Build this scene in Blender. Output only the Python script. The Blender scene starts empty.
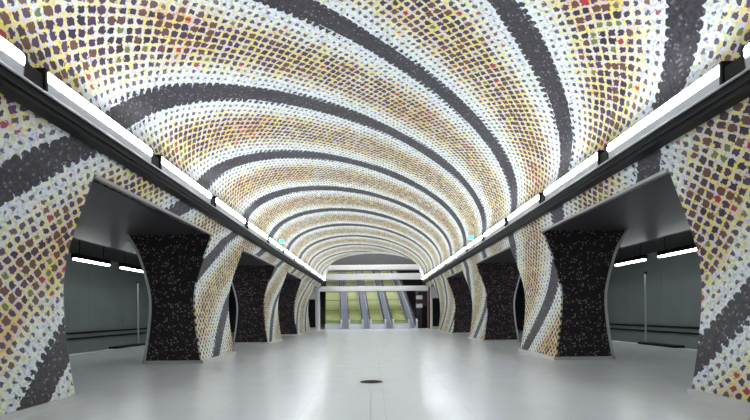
import bpy, math, random
from mathutils import Matrix, Vector
random.seed(4)
scn = bpy.context.scene
COL = scn.collection

# ---------------------------------------------------------------- camera, world, exposure
CAM_X, CAM_H, F = -0.18, 1.4, 410.0
cd = bpy.data.cameras.new('camera'); cam = bpy.data.objects.new('camera', cd); COL.objects.link(cam)
cd.sensor_width = 36.0; cd.lens = F/750*36.0
cd.shift_x = (375-372)/750; cd.shift_y = (314-210)/750
cd.clip_end = 300; cd.clip_start = 0.05
cam.matrix_world = Matrix.Translation((CAM_X, 0, CAM_H)) @ Matrix.Rotation(math.pi/2, 4, 'X') @ Matrix.Rotation(-0.01, 4, 'Z')
scn.camera = cam
w = bpy.data.worlds.new('world'); scn.world = w; w.use_nodes = True
w.node_tree.nodes['Background'].inputs[0].default_value = (0.9, 0.95, 1.0, 1)
w.node_tree.nodes['Background'].inputs[1].default_value = 0.3
vs = scn.view_settings
vs.view_transform = 'Standard'; vs.look = 'None'; vs.gamma = 1; vs.use_curve_mapping = False
vs.exposure = 0.14
HALL_LIGHT = 47.0
PLAT_LIGHT = 16.0
SHAFT_FILL = 52.0

# ---------------------------------------------------------------- node helper
class NT:
    def __init__(s, name):
        s.m = bpy.data.materials.new(name); s.m.use_nodes = True
        s.t = s.m.node_tree; s.n = s.t.nodes; s.b = s.n['Principled BSDF']
    def link(s, a, b): s.t.links.new(a, b)
    def val(s, inp, v):
        if hasattr(v, 'is_linked') or isinstance(v, bpy.types.NodeSocket): s.link(v, inp)
        else: inp.default_value = v
    def math(s, op, a, b=0.0, c=0.0, clamp=False):
        n = s.n.new('ShaderNodeMath'); n.operation = op; n.use_clamp = clamp
        s.val(n.inputs[0], a); s.val(n.inputs[1], b); s.val(n.inputs[2], c)
        return n.outputs[0]
    def mix(s, f, a, b):
        n = s.n.new('ShaderNodeMix'); n.data_type = 'RGBA'
        s.val(n.inputs[0], f)
        s.val(n.inputs[6], a if not isinstance(a, tuple) else (*a, 1) if len(a) == 3 else a)
        s.val(n.inputs[7], b if not isinstance(b, tuple) else (*b, 1) if len(b) == 3 else b)
        return n.outputs[2]
    def vec(s, x, y, z=0.0):
        n = s.n.new('ShaderNodeCombineXYZ'); s.val(n.inputs[0], x); s.val(n.inputs[1], y); s.val(n.inputs[2], z)
        return n.outputs[0]
    def rnd(s, v):
        n = s.n.new('ShaderNodeTexWhiteNoise'); n.noise_dimensions = '3D'; s.val(n.inputs['Vector'], v)
        return n.outputs['Value']
    def noise(s, v, sc, det=2.0):
        n = s.n.new('ShaderNodeTexNoise'); s.val(n.inputs['Vector'], v); n.inputs['Scale'].default_value = sc
        n.inputs['Detail'].default_value = det
        return n.outputs['Fac']
    def step(s, v, lo, hi):
        n = s.n.new('ShaderNodeMapRange'); n.interpolation_type = 'SMOOTHSTEP'
        s.val(n.inputs[0], v); s.val(n.inputs[1], lo); s.val(n.inputs[2], hi)
        return n.outputs[0]
    def out(s, col, rough=0.5, metal=0.0, spec=None):
        s.val(s.b.inputs['Base Color'], (*col, 1) if isinstance(col, tuple) else col)
        s.val(s.b.inputs['Roughness'], rough); s.b.inputs['Metallic'].default_value = metal
        if spec is not None: s.b.inputs['Specular IOR Level'].default_value = spec
        return s.m

def plain(name, col, rough=0.5, metal=0.0, var=0.08, scale=6.0):
    t = NT(name)
    tc = t.n.new('ShaderNodeTexCoord').outputs['Object']
    f = t.noise(tc, scale, 3)
    d = tuple(c*(1-var) for c in col); u = tuple(min(1, c*(1+var)) for c in col)
    return t.out(t.mix(f, d, u), rough, metal)

def glow(name, col, s):
    t = NT(name); t.out(col, 0.4)
    t.b.inputs['Emission Color'].default_value = (*col, 1); t.b.inputs['Emission Strength'].default_value = s
    return t.m

# ---------------------------------------------------------------- mosaic: u = arc length from the right springing, v = distance along the hall
def mosaic():
    t = NT('mosaic')
    uv = t.n.new('ShaderNodeUVMap'); uv.uv_map = 'UVMap'
    sp = t.n.new('ShaderNodeSeparateXYZ'); t.link(uv.outputs[0], sp.inputs[0])
    u, v = sp.outputs[0], sp.outputs[1]
    g = 0.036                                     # one tessera cluster
    us = t.math('FLOOR', t.math('DIVIDE', u, g)); vq = t.math('FLOOR', t.math('DIVIDE', v, g))
    rn = t.rnd(t.vec(us, vq, 3.0))
    # helical phase
    def phase(uu, vv):
        c = t.math('DIVIDE', t.math('ADD', vv, t.math('MULTIPLY_ADD', uu, 0.93, -6.5)), 3.53)
        fr = t.math('FRACT', t.math('ADD', c, 0.5))
        return t.math('ABSOLUTE', t.math('SUBTRACT', fr, 0.5)), c
    a, c = phase(u, v)
    # the stripes swell and shrink a little
    wob = t.math('MULTIPLY', t.math('SUBTRACT', t.noise(t.vec(u, v, 1.0), 0.35, 1), 0.5), 0.05)
    a2 = t.math('ADD', a, wob)
    # lattice, turned 45 degrees, pitch 0.18 m
    P = 0.152*math.sqrt(2)
    p = t.math('DIVIDE', t.math('ADD', u, v), P); q = t.math('DIVIDE', t.math('SUBTRACT', u, v), P)
    pi, qi = t.math('ROUND', p), t.math('ROUND', q)
    jx = t.math('MULTIPLY', t.math('SUBTRACT', t.rnd(t.vec(pi, qi, 9.0)), 0.5), 0.14)
    jy = t.math('MULTIPLY', t.math('SUBTRACT', t.rnd(t.vec(pi, qi, 5.0)), 0.5), 0.14)
    dp = t.math('ADD', t.math('SUBTRACT', p, pi), jx); dq = t.math('ADD', t.math('SUBTRACT', q, qi), jy)
    r2 = t.math('SQRT', t.math('ADD', t.math('MULTIPLY', dp, dp), t.math('MULTIPLY', dq, dq)))
    mx = t.math('MAXIMUM', t.math('ABSOLUTE', dp), t.math('ABSOLUTE', dq))
    r = t.math('MULTIPLY_ADD', r2, 0.45, t.math('MULTIPLY', mx, 0.62))
    rc = t.rnd(t.vec(pi, qi, 1.0)); rc2 = t.rnd(t.vec(pi, qi, 7.0))
    grow = t.step(a2, 0.12, 0.42)
    rad = t.math('ADD', t.math('MULTIPLY_ADD', grow, 0.20, 0.195), t.math('MULTIPLY', t.math('SUBTRACT', rc, 0.5), 0.13))
    dot = t.math('LESS_THAN', t.math('ADD', r, t.math('MULTIPLY', t.math('SUBTRACT', rn, 0.5), 0.20)), rad)
    # band edge with teeth that follow the lattice
    edge = t.math('ADD', t.math('ADD', a2, t.math('MULTIPLY', t.math('SUBTRACT', 0.35, r), -0.10)), t.math('MULTIPLY', t.math('SUBTRACT', rn, 0.5), 0.02))
    band = t.math('LESS_THAN', edge, 0.098)
    # ground colour
    big = t.noise(t.vec(u, v, 0.0), 0.55, 2)
    yel = t.math('MULTIPLY', t.step(t.math('ADD', a2, t.math('MULTIPLY', t.math('SUBTRACT', rc2, 0.5), 0.10)), 0.21, 0.36), t.step(big, 0.2, 0.5))
    white = t.mix(t.step(rn, 0.3, 0.9), (0.86, 0.87, 0.82), (0.70, 0.78, 0.86))
    white = t.mix(t.math('GREATER_THAN', t.rnd(t.vec(us, vq, 14.0)), 0.84), white, (0.60, 0.56, 0.76))
    white = t.mix(t.math('LESS_THAN', rn, 0.15), white, (0.60, 0.72, 0.42))
    yl = t.mix(rn, (0.80, 0.68, 0.03), (0.76, 0.71, 0.26))
    yl = t.mix(t.math('LESS_THAN', t.rnd(t.vec(us, vq, 8.0)), 0.16), yl, (0.70, 0.40, 0.16))
    yl = t.mix(t.math('GREATER_THAN', t.rnd(t.vec(us, vq, 11.0)), 0.62), yl, (0.66, 0.60, 0.78))
    warm = t.step(t.noise(t.vec(u, v, 7.0), 0.4, 2), 0.56, 0.72)
    yl = t.mix(t.math('MULTIPLY', warm, 0.35), yl, (0.80, 0.30, 0.10))
    lemon = t.math('MULTIPLY', t.math('GREATER_THAN', t.rnd(t.vec(us, vq, 17.0)), 0.80), t.step(a2, 0.13, 0.25))
    white = t.mix(lemon, white, (0.84, 0.80, 0.22))
    ground = t.mix(yel, white, yl)
    # dots
    dk = t.mix(rc2, (0.024, 0.014, 0.036), (0.095, 0.040, 0.095))
    dk = t.mix(t.math('GREATER_THAN', rc, 0.82), dk, (0.14, 0.06, 0.04))
    dk = t.mix(t.math('LESS_THAN', rc, 0.09), dk, (0.16, 0.20, 0.06))
    dk = t.mix(t.math('GREATER_THAN', rc2, 0.965), dk, (0.42, 0.03, 0.04))
    dk = t.mix(t.math('MULTIPLY', t.math('SUBTRACT', 1.0, grow), 0.35), dk, (0.30, 0.28, 0.38))
    col = t.mix(dot, ground, dk)
    bc = t.mix(rn, (0.024, 0.022, 0.028), (0.064, 0.058, 0.070))
    bc = t.mix(t.math('GREATER_THAN', t.rnd(t.vec(us, vq, 21.0)), 0.93), bc, (0.16, 0.15, 0.17))
    col = t.mix(band, col, bc)
    return t.out(col, 0.38, 0, 0.4)

def speckle():
    t = NT('speckled_black_mosaic')
    tc = t.n.new('ShaderNodeTexCoord').outputs['Object']
    vo = t.n.new('ShaderNodeTexVoronoi'); t.link(tc, vo.inputs['Vector']); vo.inputs['Scale'].default_value = 15
    sc = t.n.new('ShaderNodeSeparateColor'); t.link(vo.outputs['Color'], sc.inputs[0])
    near = t.math('LESS_THAN', vo.outputs['Distance'], 0.34)
    on = t.math('MULTIPLY', near, t.math('GREATER_THAN', sc.outputs[0], 0.45))
    c = t.mix(sc.outputs[1], (0.34, 0.31, 0.32), (0.28, 0.11, 0.11))
    return t.out(t.mix(on, (0.012, 0.010, 0.012), c), 0.35)

def floor_mat():
    t = NT('polished_floor')
    tc = t.n.new('ShaderNodeTexCoord').outputs['Object']
    br = t.n.new('ShaderNodeTexBrick'); t.link(tc, br.inputs['Vector'])
    br.offset = 0.0; br.inputs['Scale'].default_value = 1.0
    br.inputs['Brick Width'].default_value = 1.2; br.inputs['Row Height'].default_value = 1.2
    br.inputs['Mortar Size'].default_value = 0.004; br.inputs['Mortar Smooth'].default_value = 0.2
    br.inputs['Color1'].default_value = (0.84, 0.87, 0.92, 1); br.inputs['Color2'].default_value = (0.86, 0.89, 0.94, 1)
    br.inputs['Mortar'].default_value = (0.66, 0.67, 0.68, 1)
    f = t.noise(tc, 1.3, 4)
    col = t.mix(t.math('MULTIPLY', f, 0.22), br.outputs['Color'], (0.80, 0.83, 0.88))
    rough = t.math('MULTIPLY_ADD', t.noise(tc, 2.2, 3), 0.12, 0.18)
    return t.out(col, rough, 0, 0.6)

M = dict(
    mosaic=mosaic(), speckle=speckle(), floor=floor_mat(),
    plinth=plain('pale_plinth', (0.62, 0.62, 0.61), 0.35),
    steel=plain('brushed_steel', (0.72, 0.73, 0.74), 0.32, 0.4),
    lintel=plain('painted_steel_edge', (0.42, 0.41, 0.40), 0.4, 0.3),
    soffit=plain('dark_soffit', (0.055, 0.053, 0.060), 0.35),
    black=plain('black_metal', (0.004, 0.004, 0.006), 0.5),
    housing=plain('grey_housing', (0.42, 0.43, 0.45), 0.3, 0.1),
    wall=plain('track_wall', (0.22, 0.25, 0.25), 0.45, 0, 0.18, 0.8),
    dark=plain('dark_concrete', (0.05, 0.05, 0.052), 0.7),
    ballast=plain('ballast', (0.09, 0.085, 0.08), 0.9, 0, 0.5, 30),
    concrete=plain('pale_concrete', (0.66, 0.66, 0.65), 0.6),
    greyc=plain('grey_concrete', (0.09, 0.09, 0.095), 0.7),
    white=plain('white_paint', (0.80, 0.80, 0.80), 0.4),
    green=plain('green_panel', (0.24, 0.29, 0.09), 0.45, 0, 0.2, 2.5),
    joint=plain('olive_joint', (0.20, 0.25, 0.10), 0.5),
    rubber=plain('handrail_rubber', (0.02, 0.02, 0.03), 0.5),
    stepm=plain('step_metal', (0.5, 0.53, 0.62), 0.4, 0.1),
    truss=plain('escalator_cladding', (0.66, 0.69, 0.76), 0.35, 0.1),
    maroon=plain('dark_maroon_panel', (0.045, 0.025, 0.03), 0.4),
    pink=plain('faded_red_paint', (0.50, 0.20, 0.20), 0.4),
    hall=glow('hall_diffuser', (0.90, 0.95, 1.0), HALL_LIGHT),
    plat=glow('platform_diffuser', (0.95, 1.0, 0.99), PLAT_LIGHT),
    shaft=glow('shaft_fill_glow', (1.0, 0.99, 0.96), SHAFT_FILL),  # glow of the added, unseen fill lights in the shaft
    cyan=glow('sign_glow', (0.03, 0.62, 0.55), 1.1),
)
M['black'].node_tree.nodes['Principled BSDF'].inputs['Specular IOR Level'].default_value = 0.25
def glass():
    t = NT('balustrade_glass'); t.out((0.66, 0.72, 0.86), 0.05)
    t.b.inputs['Transmission Weight'].default_value = 0.85; t.b.inputs['Alpha'].default_value = 0.55
    return t.m
M['glass'] = glass()

# ---------------------------------------------------------------- mesh helpers
class MB:
    def __init__(s): s.v = []; s.f = []; s.uv = []
    def quad(s, pts, uvs=None):
        b = len(s.v); s.v += [tuple(p) for p in pts]; s.f.append(tuple(range(b, b+len(pts))))
        s.uv += list(uvs) if uvs else [(0, 0)]*len(pts)
    def box(s, x0, x1, y0, y1, z0, z1):
        c = [(x0,y0,z0),(x1,y0,z0),(x1,y1,z0),(x0,y1,z0),(x0,y0,z1),(x1,y0,z1),(x1,y1,z1),(x0,y1,z1)]
        for f in ((0,3,2,1),(4,5,6,7),(0,1,5,4),(1,2,6,5),(2,3,7,6),(3,0,4,7)): s.quad([c[i] for i in f])
    def prism_y(s, poly, y0, y1):                # closed (x, z) outline carried along y
        n = len(poly)
        for i in range(n):
            (a, b), (c, d) = poly[i], poly[(i+1) % n]
            s.quad([(a,y0,b),(c,y0,d),(c,y1,d),(a,y1,b)])
        s.quad([(a,y0,b) for a, b in poly][::-1]); s.quad([(a,y1,b) for a, b in poly])
    def prism_x(s, poly, x0, x1):                # closed (y, z) outline carried along x
        n = len(poly)
        for i in range(n):
            (a, b), (c, d) = poly[i], poly[(i+1) % n]
            s.quad([(x0,a,b),(x1,a,b),(x1,c,d),(x0,c,d)])
        s.quad([(x0,a,b) for a, b in poly]); s.quad([(x1,a,b) for a, b in poly][::-1])
    def ribbon(s, A, B, y0, y1):                 # strip solid between two open (x,z) lines
        n = len(A)
        for i in range(n-1):
            for (P, fl) in ((A, 0), (B, 1)):
                s.quad([(P[i][0],y0,P[i][1]),(P[i+1][0],y0,P[i+1][1]),(P[i+1][0],y1,P[i+1][1]),(P[i][0],y1,P[i][1])])
            for y in (y0, y1):
                s.quad([(A[i][0],y,A[i][1]),(A[i+1][0],y,A[i+1][1]),(B[i+1][0],y,B[i+1][1]),(B[i][0],y,B[i][1])])
        for i in (0, n-1):
            s.quad([(A[i][0],y0,A[i][1]),(B[i][0],y0,B[i][1]),(B[i][0],y1,B[i][1]),(A[i][0],y1,A[i][1])])
    def cyl(s, c, r, a, b, axis='y', n=16, r2=None):
        r2 = r if r2 is None else r2
        A = []; B = []
        for i in range(n):
            t = 2*math.pi*i/n; p, q = math.cos(t), math.sin(t)
            if axis == 'y': A.append((c[0]+r*p, a, c[1]+r*q)); B.append((c[0]+r2*p, b, c[1]+r2*q))
            elif axis == 'z': A.append((c[0]+r*p, c[1]+r*q, a)); B.append((c[0]+r2*p, c[1]+r2*q, b))
            else: A.append((a, c[0]+r*p, c[1]+r*q)); B.append((b, c[0]+r2*p, c[1]+r2*q))
        for i in range(n):
            j = (i+1) % n; s.quad([A[i], A[j], B[j], B[i]])
        s.quad(A[::-1]); s.quad(B)
    def build(s, name, mat, parent=None, smooth=False, off=(0,0,0), bevel=0):
        me = bpy.data.meshes.new(name)
        me.from_pydata([(x-off[0], y-off[1], z-off[2]) for x, y, z in s.v], [], s.f)
        ul = me.uv_layers.new(name='UVMap')
        for i, uv in enumerate(s.uv): ul.data[i].uv = uv
        me.materials.append(mat)
        import bmesh
        bm = bmesh.new(); bm.from_mesh(me)
        bmesh.ops.remove_doubles(bm, verts=bm.verts, dist=1e-5)
        bmesh.ops.recalc_face_normals(bm, faces=bm.faces)
        bm.to_mesh(me); bm.free()
        o = bpy.data.objects.new(name, me); COL.objects.link(o)
        if parent: o.parent = parent
        if smooth:
            for p in me.polygons: p.use_smooth = True
            try: me.set_sharp_from_angle(angle=math.radians(40))
            except Exception: pass
        if bevel:
            b = o.modifiers.new('bevel', 'BEVEL'); b.width = bevel; b.segments = 2; b.limit_method = 'ANGLE'
        return o

def tag(o, label=None, cat=None, group=None, kind=None):
    if label: o['label'] = label
    if cat: o['category'] = cat
    if group: o['group'] = group
    if kind: o['kind'] = kind
    return o
def empty(name, loc, rz=0):
    o = bpy.data.objects.new(name, None); COL.objects.link(o); o.location = loc; o.rotation_euler = (0, 0, rz)
    o.empty_display_size = 0.2
    return o
def kids(o): return [c for c in bpy.data.objects if c.parent == o]
def copy_tree(o, parent=None):
    c = o.copy(); COL.objects.link(c); c.parent = parent
    for ch in kids(o): copy_tree(ch, c)
    return c

def catmull(P, n=5):
    out = []
    Q = [P[0]] + P + [P[-1]]
    for i in range(1, len(Q)-2):
        for k in range(n):
            t = k/n
            out.append(tuple(0.5*((2*Q[i][j]) + (-Q[i-1][j]+Q[i+1][j])*t + (2*Q[i-1][j]-5*Q[i][j]+4*Q[i+1][j]-Q[i+2][j])*t*t
                       + (-Q[i-1][j]+3*Q[i][j]-3*Q[i+1][j]+Q[i+2][j])*t**3) for j in (0, 1)))
    out.append(P[-1]); return out
def cum(P):
    s = [0]
    for i in range(1, len(P)): s.append(s[-1]+math.dist(P[i-1], P[i]))
    return s

# ---------------------------------------------------------------- profiles of the hall (x is distance from the axis)
VW, VH, VZ = 4.5, 2.25, 4.685
Y0, YEND = -6.0, 36.4
VAULT = [(VW*math.cos(math.pi*i/96), VZ+VH*math.sin(math.pi*i/96)) for i in range(97)]
LV = cum(VAULT)[-1]
SPAN = catmull([(4.5, 4.685), (4.53, 4.4), (4.62, 4.1), (4.82, 3.8)], 4)
SPAN_S = cum(SPAN)
INNER = catmull([(4.83, 3.8), (4.95, 3.45), (5.12, 3.0), (5.29, 2.45), (5.37, 1.9), (5.35, 1.3), (5.27, 0.6), (5.17, 0.0)], 4)
INNER_S = [SPAN_S[-1]+s for s in cum(INNER)]
OUTER = catmull([(7.3, 3.8), (7.02, 3.3), (6.82, 2.7), (6.67, 2.0), (6.67, 1.4), (6.75, 0.7), (6.87, 0.0)], 4)
def U(side, s): return -s if side > 0 else LV+s

def clad(mb, P, S, side, y0, y1, th, n_y=1):
    """mosaic skin: front on the hall side, a back th behind it"""
    for i in range(len(P)-1):
        (xa, za), (xb, zb) = P[i], P[i+1]
        ua, ub = U(side, S[i]), U(side, S[i+1])
        mb.quad([(side*xa,y0,za),(side*xb,y0,zb),(side*xb,y1,zb),(side*xa,y1,za)], [(ua,y0),(ub,y0),(ub,y1),(ua,y1)])
        mb.quad([(side*(xa+th),y0,za),(side*(xb+th),y0,zb),(side*(xb+th),y1,zb),(side*(xa+th),y1,za)], [(ua,y0),(ub,y0),(ub,y1),(ua,y1)])
        for y in (y0, y1):
            mb.quad([(side*xa,y,za),(side*xb,y,zb),(side*(xb+th),y,zb),(side*(xa+th),y,za)], [(ua,y),(ub,y),(ub,y+.05),(ua,y+.05)])
    for i in (0, len(P)-1):
        x, z = P[i]; ua = U(side, S[i])
        mb.quad([(side*x,y0,z),(side*(x+th),y0,z),(side*(x+th),y1,z),(side*x,y1,z)], [(ua,y0),(ua,y0),(ua,y1),(ua,y1)])

# ---------------------------------------------------------------- large structure
mb = MB(); mb.box(-11.55, 11.55, Y0, 62, -0.25, 0.0)
tag(mb.build('floor', M['floor']), kind='structure')
mb = MB(); vs_ = cum(VAULT)
OUTV = [((VW+.3)*math.cos(math.pi*i/96), VZ+(VH+.3)*math.sin(math.pi*i/96)) for i in range(97)]
for i in range(96):
    a, b = VAULT[i], VAULT[i+1]; c, d = OUTV[i], OUTV[i+1]
    mb.quad([(a[0],Y0,a[1]),(b[0],Y0,b[1]),(b[0],YEND,b[1]),(a[0],YEND,a[1])], [(vs_[i],Y0),(vs_[i+1],Y0),(vs_[i+1],YEND),(vs_[i],YEND)])
    mb.quad([(c[0],Y0,c[1]),(d[0],Y0,d[1]),(d[0],YEND,d[1]),(c[0],YEND,c[1])])
    for y in (Y0, YEND): mb.quad([(a[0],y,a[1]),(b[0],y,b[1]),(d[0],y,d[1]),(c[0],y,c[1])])
for i in (0, 96):
    a, c = VAULT[i], OUTV[i]; mb.quad([(a[0],Y0,a[1]),(c[0],Y0,c[1]),(c[0],YEND,c[1]),(a[0],YEND,a[1])])
tag(mb.build('ceiling', M['mosaic'], smooth=True), kind='structure')
for side, nm in ((-1, 'left'), (1, 'right')):
    mb = MB(); clad(mb, SPAN, SPAN_S, side, Y0, YEND, 0.25)
    tag(mb.build('wall_%s_upper' % nm, M['mosaic'], smooth=True), kind='structure')
    mb = MB(); mb.box(*sorted((side*4.83, side*9.2)), Y0, YEND+1, 3.8, 4.2)
    tag(mb.build('ceiling_platform_%s' % nm, M['soffit']), kind='structure')
    mb = MB(); mb.box(*sorted((side*9.2, side*15)), Y0, YEND+1, 4.5, 4.8); mb.box(*sorted((side*9.2, side*9.35)), Y0, YEND+1, 3.8, 4.5)
    tag(mb.build('ceiling_track_%s' % nm, M['dark']), kind='structure')
    mb = MB(); mb.box(*sorted((side*14.7, side*15)), Y0, YEND+1, -1.3, 4.5)
    for k in range(30): mb.box(*sorted((side*14.66, side*14.7)), Y0+1.42*k, Y0+1.42*k+1.41, 0.75, 3.9)
    tag(mb.build('wall_%s' % nm, M['wall']), kind='structure')
    mb = MB(); mb.box(*sorted((side*11.55, side*14.7)), Y0, YEND+1, -1.45, -1.25)
    tag(mb.build('floor_track_%s' % nm, M['ballast']), kind='structure')
    mb = MB()
    for ya, yb in ((Y0, 4.0), (6.9, 12.03), (14.85, 19.8), (22.65, 27.5), (33.3, YEND)): mb.box(*sorted((side*4.795, side*4.90)), ya, yb, 3.745, 3.80)
    tag(mb.build('trim_lintel_%s' % nm, M['lintel']), kind='structure')
    mb = MB(); mb.box(*sorted((side*11.1, side*11.5)), Y0, YEND+1, 0.0, 0.012)
    tag(mb.build('trim_platform_edge_%s' % nm, M['white']), kind='structure')
    mb = MB()
    for z in (0.35, 0.62): mb.cyl((side*14.6, z), 0.045, Y0, YEND, 'y', 10)
    tag(mb.build('cable_pipe', M['black']), 'pair of black pipes along the foot of the %s track wall' % nm, 'pipe')
    mb = MB()
    for x in (12.4, 13.84): mb.box(*sorted((side*x, side*(x+.07))), Y0, YEND+1, -1.25, -1.09)
    tag(mb.build('track_rail', M['steel']), 'steel running rails in the %s track trench' % nm, 'rails')
    mb = MB(); mb.box(*sorted((side*9.2, side*15)), YEND+1, YEND+1.2, -1.4, 4.8); mb.box(*sorted((side*5.0, side*9.2)), YEND+1, YEND+1.2, 0, 4.2)
    tag(mb.build('wall_%s_end' % nm, M['dark']), kind='structure')

# ---------------------------------------------------------------- pillars
ORD = ['nearest', 'second', 'third', 'fourth']
for side, nm in ((-1, 'left'), (1, 'right')):
    for k, (y0, y1) in enumerate(((4.0, 6.9), (12.03, 14.85), (19.8, 22.65), (27.5, 33.3))):
        base = (side*6.0, (y0+y1)/2, 0)
        r = empty('pillar', base)
        tag(r, ('%s mosaic pillar on the %s side, ' % (ORD[k], nm)) + ['cut by the frame edge, bold yellow and purple dots',
            'waisted, with a wide speckled black end face', 'narrow and waisted, between the second and the last', 'wide last one before the escalators'][k],
            'pillar', 'waisted pillars along the hall')
        bi = [(side*(x+.05), z) for x, z in INNER]; bo = [(side*x, z) for x, z in OUTER]
        mb = MB(); mb.prism_y(bi+bo[::-1], y0+.02, y1-.02); mb.build('body', M['speckle'], r, off=base)['label'] = 'black speckled end face'
        mb = MB(); clad(mb, INNER, INNER_S, side, y0, y1, 0.05); mb.build('mosaic_face', M['mosaic'], r, True, off=base)
        mb = MB(); mb.box(*sorted((side*5.13, side*5.45)), y0-.03, y1+.03, 0, .09); mb.box(*sorted((side*5.45, side*6.93)), y0-.03, y1+.03, 0, .09)
        mb.build('plinth', M['plinth'], r, off=base)
        for y in (y0, y1):
            mb = MB(); A = [(side*(x-.005), z) for x, z in OUTER]; B = [(side*(x+.055), z) for x, z in OUTER]
            mb.ribbon(A, B, y-.03, y+.03); mb.build('edge_trim', M['steel'], r, True, off=base)

# ---------------------------------------------------------------- light rails: black tray + fixtures
ORDN = ['first', 'second', 'third', 'fourth', 'fifth', 'sixth', 'seventh', 'eighth', 'ninth', 'tenth', 'eleventh', 'twelfth', 'thirteenth']
for side, nm in ((-1, 'left'), (1, 'right')):
    r = empty('cable_tray', (side*4.45, (Y0+YEND)/2, 4.1)); off = tuple(r.location)
    mb = MB(); mb.box(*sorted((side*4.36, side*4.57)), Y0, YEND, 4.07, 4.30); mb.build('tray', M['black'], r, off=off)
    mb = MB(); mb.cyl((side*4.325, 4.27), .018, Y0, YEND, 'y', 8); mb.build('rail', M['housing'], r, off=off)
    mb = MB(); mb.cyl((side*4.335, 4.14), .014, Y0, YEND, 'y', 8); mb.build('cable', M['black'], r, off=off)
    tag(r, 'long black cable tray carrying the lights along the %s vault springing' % nm, 'cable tray')
proto = None
for side, nm in ((-1, 'left'), (1, 'right')):
    proto = None
    for k in range(12):
        y = 2.4 + 2.85*k
        if proto is None:
            r = empty('strip_light', (side*4.42, y, 4.30)); off = tuple(r.location); proto = r
            mb = MB(); P = [(4.335,4.30),(4.49,4.30),(4.49,4.60),(4.36,4.60),(4.36,4.585),(4.47,4.585),(4.47,4.425),(4.325,4.425)]
            mb.prism_y([(side*a, b) for a, b in P], y, y+2.55); mb.build('housing', M['housing'], r, off=off)
            mb = MB(); P = [(4.33,4.43),(4.465,4.43),(4.465,4.58),(4.37,4.58),(4.33,4.56),(4.31,4.52),(4.31,4.46)]
            mb.prism_y([(side*a, b) for a, b in P], y+.03, y+2.52); mb.build('diffuser', M['hall'], r, off=off)
            for yy in (y-.02, y+2.52):
                mb = MB(); mb.box(*sorted((side*4.315, side*4.49)), yy, yy+.05, 4.30, 4.59); mb.build('end_cap', M['black'], r, off=off, bevel=.01)
            mb = MB(); mb.box(*sorted((side*4.34, side*4.49)), y+2.56, y+2.83, 4.30, 4.50); mb.build('connector_box', M['black'], r, off=off, bevel=.012)
        else:
            r = copy_tree(proto); r.location = (side*4.42, y, 4.30)
        tag(r, ('white strip light on the %s tray, %s from the camera end' % (nm, ORDN[k])), 'light', 'strip lights on the %s tray' % nm)
# small teal running-man style signs on the trays
for side, nm, y in ((-1, 'left', 18.3), (1, 'right', 17.9)):
    r = empty('exit_sign', (side*4.3, y, 4.62)); off = (side*4.3, y, 4.62)
    mb = MB(); mb.box(*sorted((side*4.29, side*4.07)), y, y+.05, 4.60, 4.78); mb.build('casing', M['white'], r, off=off, bevel=.01)
    mb = MB(); mb.box(*sorted((side*4.285, side*4.075)), y-.01, y, 4.605, 4.775); mb.build('lit_panel', M['cyan'], r, off=off)
    mb = MB(); mb.box(*sorted((side*4.27, side*4.29)), y, y+.04, 4.31, 4.62); mb.box(*sorted((side*4.27, side*4.30)), y, y+.04, 4.295, 4.315); mb.build('bracket', M['black'], r, off=off)
    tag(r, 'small teal glowing sign beside the %s strip lights' % nm, 'sign', 'teal signs on the trays')

# ---------------------------------------------------------------- platform lights and edge posts
for side, nm, ys in ((-1, 'left', 14.9), (1, 'right', 13.95)):
    proto = None
    for k in range(-2, 4):
        y = ys + 2.8*k
        if proto is None:
            r = empty('platform_light', (side*11.0, y, 3.4)); off = tuple(r.location); proto = r
            mb = MB(); mb.box(*sorted((side*10.93, side*11.1)), y, y+2.0, 3.55, 3.72); mb.build('housing', M['black'], r, off=off)
            mb = MB(); mb.box(*sorted((side*10.93, side*11.07)), y+.03, y+1.97, 3.475, 3.55); mb.build('diffuser', M['plat'], r, off=off, bevel=.02)
            for yy in (y+.3, y+1.66):
                mb = MB(); mb.cyl((side*11.0, yy), .015, 3.72, 4.5, 'z', 8); mb.build('hanger', M['black'], r, off=off)
        else:
            r = copy_tree(proto); r.location = (side*11.0, y, 3.4)
        tag(r, 'slim strip light over the %s platform edge, %s from the camera end' % (nm, ORDN[k+2]), 'light', 'strip lights over the %s platform edge' % nm)
    yp = 17.2 if side > 0 else 19.5
    r = empty('platform_post', (side*11.3, yp, 0)); off = (side*11.3, yp, 0)
    mb = MB(); mb.box(*sorted((side*11.1, side*11.5)), yp-1.9, yp+.25, 0.012, .10); mb.build('base', M['black'], r, off=off, bevel=.02)
    mb = MB(); mb.cyl((side*11.3, yp), .035, .1, 3.0, 'z', 12); mb.build('pole', M['housing'], r, off=off)
    mb = MB(); mb.box(*sorted((side*11.25, side*11.35)), yp-.05, yp+.05, 2.97, 3.06); mb.build('cap', M['black'], r, off=off, bevel=.01)
    tag(r, 'thin post on a long black base at the %s platform edge' % nm, 'post', 'posts at the platform edges')

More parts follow.
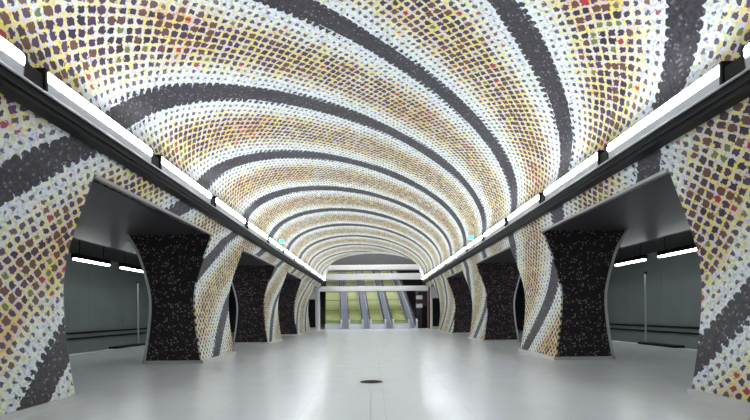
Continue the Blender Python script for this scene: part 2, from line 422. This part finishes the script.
# ---------------------------------------------------------------- floor drain
r = empty('floor_drain', (-.21, 8.44, 0)); off = (-.21, 8.44, 0)
mb = MB(); mb.cyl((-.21, 8.44), .235, 0.0, .006, 'z', 40); mb.build('cover', M['black'], r, off=off)
mb = MB()
for i in range(40):
    a, b = 2*math.pi*i/40, 2*math.pi*(i+1)/40
    P = [(-.21+q*math.cos(t), 8.44+q*math.sin(t)) for q, t in ((.235, a), (.265, a), (.265, b), (.235, b))]
    mb.quad([(x, y, .009) for x, y in P]); mb.quad([(x, y, 0) for x, y in P])
    mb.quad([(*P[0], 0), (*P[0], .009), (*P[3], .009), (*P[3], 0)]); mb.quad([(*P[1], 0), (*P[1], .009), (*P[2], .009), (*P[2], 0)])
mb.build('rim', M['steel'], r, off=off)
tag(r, 'round black floor cover with a thin metal rim in the middle of the polished floor', 'floor cover')
mb = MB(); mb.box(-.222, -.208, 0.5, 8.17, 0.0, .003)
tag(mb.build('trim_floor_joint', M['housing']), kind='structure')

# ---------------------------------------------------------------- portal and escalator shaft
PY = 36.4
arch = [(4.0*math.cos(math.pi*i/24), 5.55+1.28*math.sin(math.pi*i/24)) for i in range(25)]
mb = MB()
op = [(5.05, 0), (5.05, 3.75), (4.3, 4.6), (4.0, 5.55)] + arch[1:-1] + [(-4.0, 5.55), (-4.3, 4.6), (-5.05, 3.75), (-5.05, 0)]
ou = [(9.2, 0), (9.2, 3.75), (9.2, 4.6), (9.2, 6.0)] + [(9.2*math.cos(math.pi*i/24) , 6.0+3.5*math.sin(math.pi*i/24)) for i in range(1, 24)] + [(-9.2, 6.0), (-9.2, 4.6), (-9.2, 3.75), (-9.2, 0)]
for i in range(len(op)-1):
    for y in (PY, PY+.4): mb.quad([(op[i][0],y,op[i][1]),(op[i+1][0],y,op[i+1][1]),(ou[i+1][0],y,ou[i+1][1]),(ou[i][0],y,ou[i][1])])
    for P in (op, ou): mb.quad([(P[i][0],PY,P[i][1]),(P[i+1][0],PY,P[i+1][1]),(P[i+1][0],PY+.4,P[i+1][1]),(P[i][0],PY+.4,P[i][1])])
tag(mb.build('wall_portal', M['concrete']), kind='structure')
mb = MB(); mb.box(-9.2, -8.9, PY+.4, 62, 0, 16); mb.build('wall_shaft_left', M['greyc'])['kind'] = 'structure'
mb = MB(); mb.box(8.9, 9.2, PY+.4, 62, 0, 16); mb.build('wall_shaft_right', M['greyc'])['kind'] = 'structure'
mb = MB(); mb.box(-9.2, 9.2, 62, 62.3, 0, 16); mb.build('wall_shaft_end', M['greyc'])['kind'] = 'structure'
mb = MB(); mb.box(-9.2, 9.2, PY+.4, 62.3, 16, 16.3); mb.build('ceiling_shaft', M['greyc'])['kind'] = 'structure'
mb = MB(); mb.box(-8.9, 8.9, 54, 62, 9.0, 9.4); mb.build('floor_upper_landing', M['greyc'])['kind'] = 'structure'
for (y, z0, z1, lab) in ((38.2, 3.55, 4.0, 'lowest pale concrete beam across the foot of the escalators'),
                         (40.0, 4.75, 5.35, 'middle pale concrete beam crossing above the escalators'),
                         (41.2, 5.85, 6.35, 'highest pale concrete beam crossing the escalator shaft')):
    mb = MB(); mb.box(-8.9, 8.9, y, y+.5, z0, z1)
    tag(mb.build('concrete_beam', M['white'], bevel=.03), lab, 'beam', 'beams across the escalator shaft')
mb = MB(); mb.box(-8.9, 8.9, 43.0, 43.4, 5.95, 16); mb.build('wall_shaft_upper', M['greyc'])['kind'] = 'structure'
# fill lights added to brighten the shaft, out of view above the beams
proto = None
for i, (x, y) in enumerate(((-4, 38.5), (0, 38.5), (4, 38.5), (-4, 41), (0, 41), (4, 41), (-4, 48), (0, 48), (4, 48))):
    if proto is None:
        r = empty('shaft_fill_light', (x, y, 14.0)); proto = r
        mb = MB(); mb.box(-1.2, 1.2, -.4, .4, .06, .2); mb.build('housing', M['housing'], r)
        mb = MB(); mb.box(-1.15, 1.15, -.35, .35, 0, .06); mb.build('diffuser', M['shaft'], r)
        mb = MB(); mb.cyl((0, 0), .03, .2, 2.0, 'z', 8); mb.build('hanger', M['black'], r)
    else: r = copy_tree(proto); r.location = (x, y, 14.0)
    tag(r, 'added unseen fill light high in the escalator shaft, %s across in the %s row' % (['left', 'middle', 'right'][i % 3], ['front', 'second', 'back'][i//3]), 'light', 'added fill lights in the escalator shaft')

# escalators: local y runs up the incline's plan direction
YAW = math.atan(0.1); T30 = math.tan(math.radians(30)); RUN = 15.5
def make_escalator():
    r = empty('escalator', (0, 0, 0)); hw = .40
    steps = MB(); P = [(0.0, 0.02)]; y, z = 1.2, 0.02; n = 38
    P.append((y, z)); dy = .4; dz = dy*T30
    for i in range(n): P += [(y, z+dz), (y+dy, z+dz)]; y += dy; z += dz
    top = (y, z); P += [(top[0], top[1]-.3), (1.2, -.0)]
    P = P[:-2] + [(top[0], top[1]-.4), (1.5, 0.0), (0.0, 0.0)]
    steps.prism_x(P, -hw+.08, hw-.08); steps.build('steps', M['stepm'], r)
    for sgn in (-1, 1):
        x0, x1 = sorted((sgn*hw, sgn*(hw-.08)))
        mb = MB(); mb.prism_x([(.3, 0), (1.7, 0), (top[0], top[1]-.55), (top[0], top[1]+.22), (1.2, .25), (.3, .25)], x0, x1)
        mb.build('side_cladding', M['truss'], r)
        xg = sgn*(hw-.04)
        mb = MB(); mb.prism_x([(.3, .25), (1.2, .25), (top[0], top[1]+.22), (top[0], top[1]+.95), (1.2, .98), (.45, .95), (.3, .7)], xg-.012, xg+.012)
        g = mb.build('glass_balustrade', M['glass'], r)
        mb = MB(); H = [(.22, .45), (.2, .7), (.3, .92), (.5, 1.0), (1.15, 1.02), (top[0], top[1]+1.0), (top[0], top[1]+.93), (1.17, .95), (.52, .93), (.36, .86), (.28, .7), (.29, .45)]
        mb.prism_x(H, xg-.045, xg+.045); mb.build('handrail', M['rubber'], g, bevel=.012)
        mb = MB(); mb.prism_x([(.12, 0), (.45, 0), (.45, .88), (.30, .93), (.12, .7)], xg-.05, xg+.05); mb.build('newel', M['steel'], r, bevel=.015)
    mb = MB(); mb.box(-hw+.09, hw-.09, -.25, .9, .0, .028); mb.build('comb_plate', M['steel'], r)
    return r
proto = make_escalator()
for i, x in enumerate((-2.57, -.62, 1.42, 3.55)):
    r = proto if i == 0 else copy_tree(proto)
    r.location = (x, 36.9, 0); r.rotation_euler = (0, 0, YAW)
    tag(r, ['leftmost escalator with glass sides, between the two left green slopes', 'second escalator from the left, rising to the right of the second green slope',
            'third escalator from the left, between the two right green slopes', 'rightmost escalator, beside the dark lift'][i], 'escalator', 'escalators at the far end')
for i, (x0, x1) in enumerate(((-4.4, -3.0), (-2.14, -1.05), (-.19, .99), (1.85, 3.12))):
    hw = (x1-x0)/2; r = empty('green_slope', ((x0+x1)/2, 36.9, 0), YAW)
    mb = MB(); mb.prism_x([(.5, 0), (1.7, 0), (1.7+14.6, 14.6*T30), (1.7+14.6, 14.6*T30+.5), (1.25, .55), (.5, .5)], -hw, hw); mb.build('deck', M['green'], r)
    mb = MB()
    for q in range(8): mb.prism_x([(1.6+q*1.8, .56+(.35+q*1.8)*T30-.02), (1.64+q*1.8, .56+(.39+q*1.8)*T30-.02), (1.64+q*1.8, .56+(.39+q*1.8)*T30+.03), (1.6+q*1.8, .56+(.35+q*1.8)*T30+.03)], -hw, hw)
    mb.build('joint_strip', M['joint'], r)
    mb = MB(); mb.box(-hw, hw, .44, .5, 0, .5); mb.build('front_panel', M['truss'], r)
    tag(r, ['widest green sloping deck, against the left edge of the portal', 'narrow green sloping deck, second from the left',
            'green sloping deck, third from the left, near the hall axis', 'green sloping deck on the right, before the last escalator'][i], 'sloping deck', 'green decks between the escalators')

# lift block on the right of the escalators
r = empty('lift', (4.95, 39.5, 0)); off = tuple(r.location)
mb = MB(); mb.box(4.2, 5.75, 39.0, 41.0, 0, 3.5); mb.build('cabin', M['maroon'], r, off=off, bevel=.02)
mb = MB(); mb.box(4.55, 5.2, 38.96, 39.0, 0.02, 2.1); mb.build('door', M['black'], r, off=off)
for z in (1.95, 2.75):
    mb = MB(); mb.box(4.02, 4.62, 38.9, 38.96, z, z+.38); mb.build('sign_panel', M['white'], r, off=off)
mb = MB(); mb.cyl((5.12, 38.75), .07, 0, 3.5, 'z', 14); mb.build('corner_post', M['pink'], r, off=off)['label'] = 'faded red post'
mb = MB(); mb.box(4.15, 5.8, 38.65, 41.05, 3.5, 3.54); mb.build('roof', M['housing'], r, off=off)
tag(r, 'dark lift cabin with white panels and a faded red post right of the escalators', 'lift')
mb = MB(); mb.box(-5.02, -4.82, 36.5, 36.7, 0, 3.75)
tag(mb.build('white_column', M['white'], bevel=.02), 'slim white column at the left edge of the far portal', 'column')

for n, (x0, x1) in enumerate(((-5.85, -5.2), (5.2, 5.85))):  # black panels put in for the dark gaps beside the portal
    mb = MB(); mb.box(x0, x1, PY-.05, PY, 0.25, 2.75)
    mb.build('dark_gap_panel_%d' % (n+1), M['black'])['kind'] = 'structure'
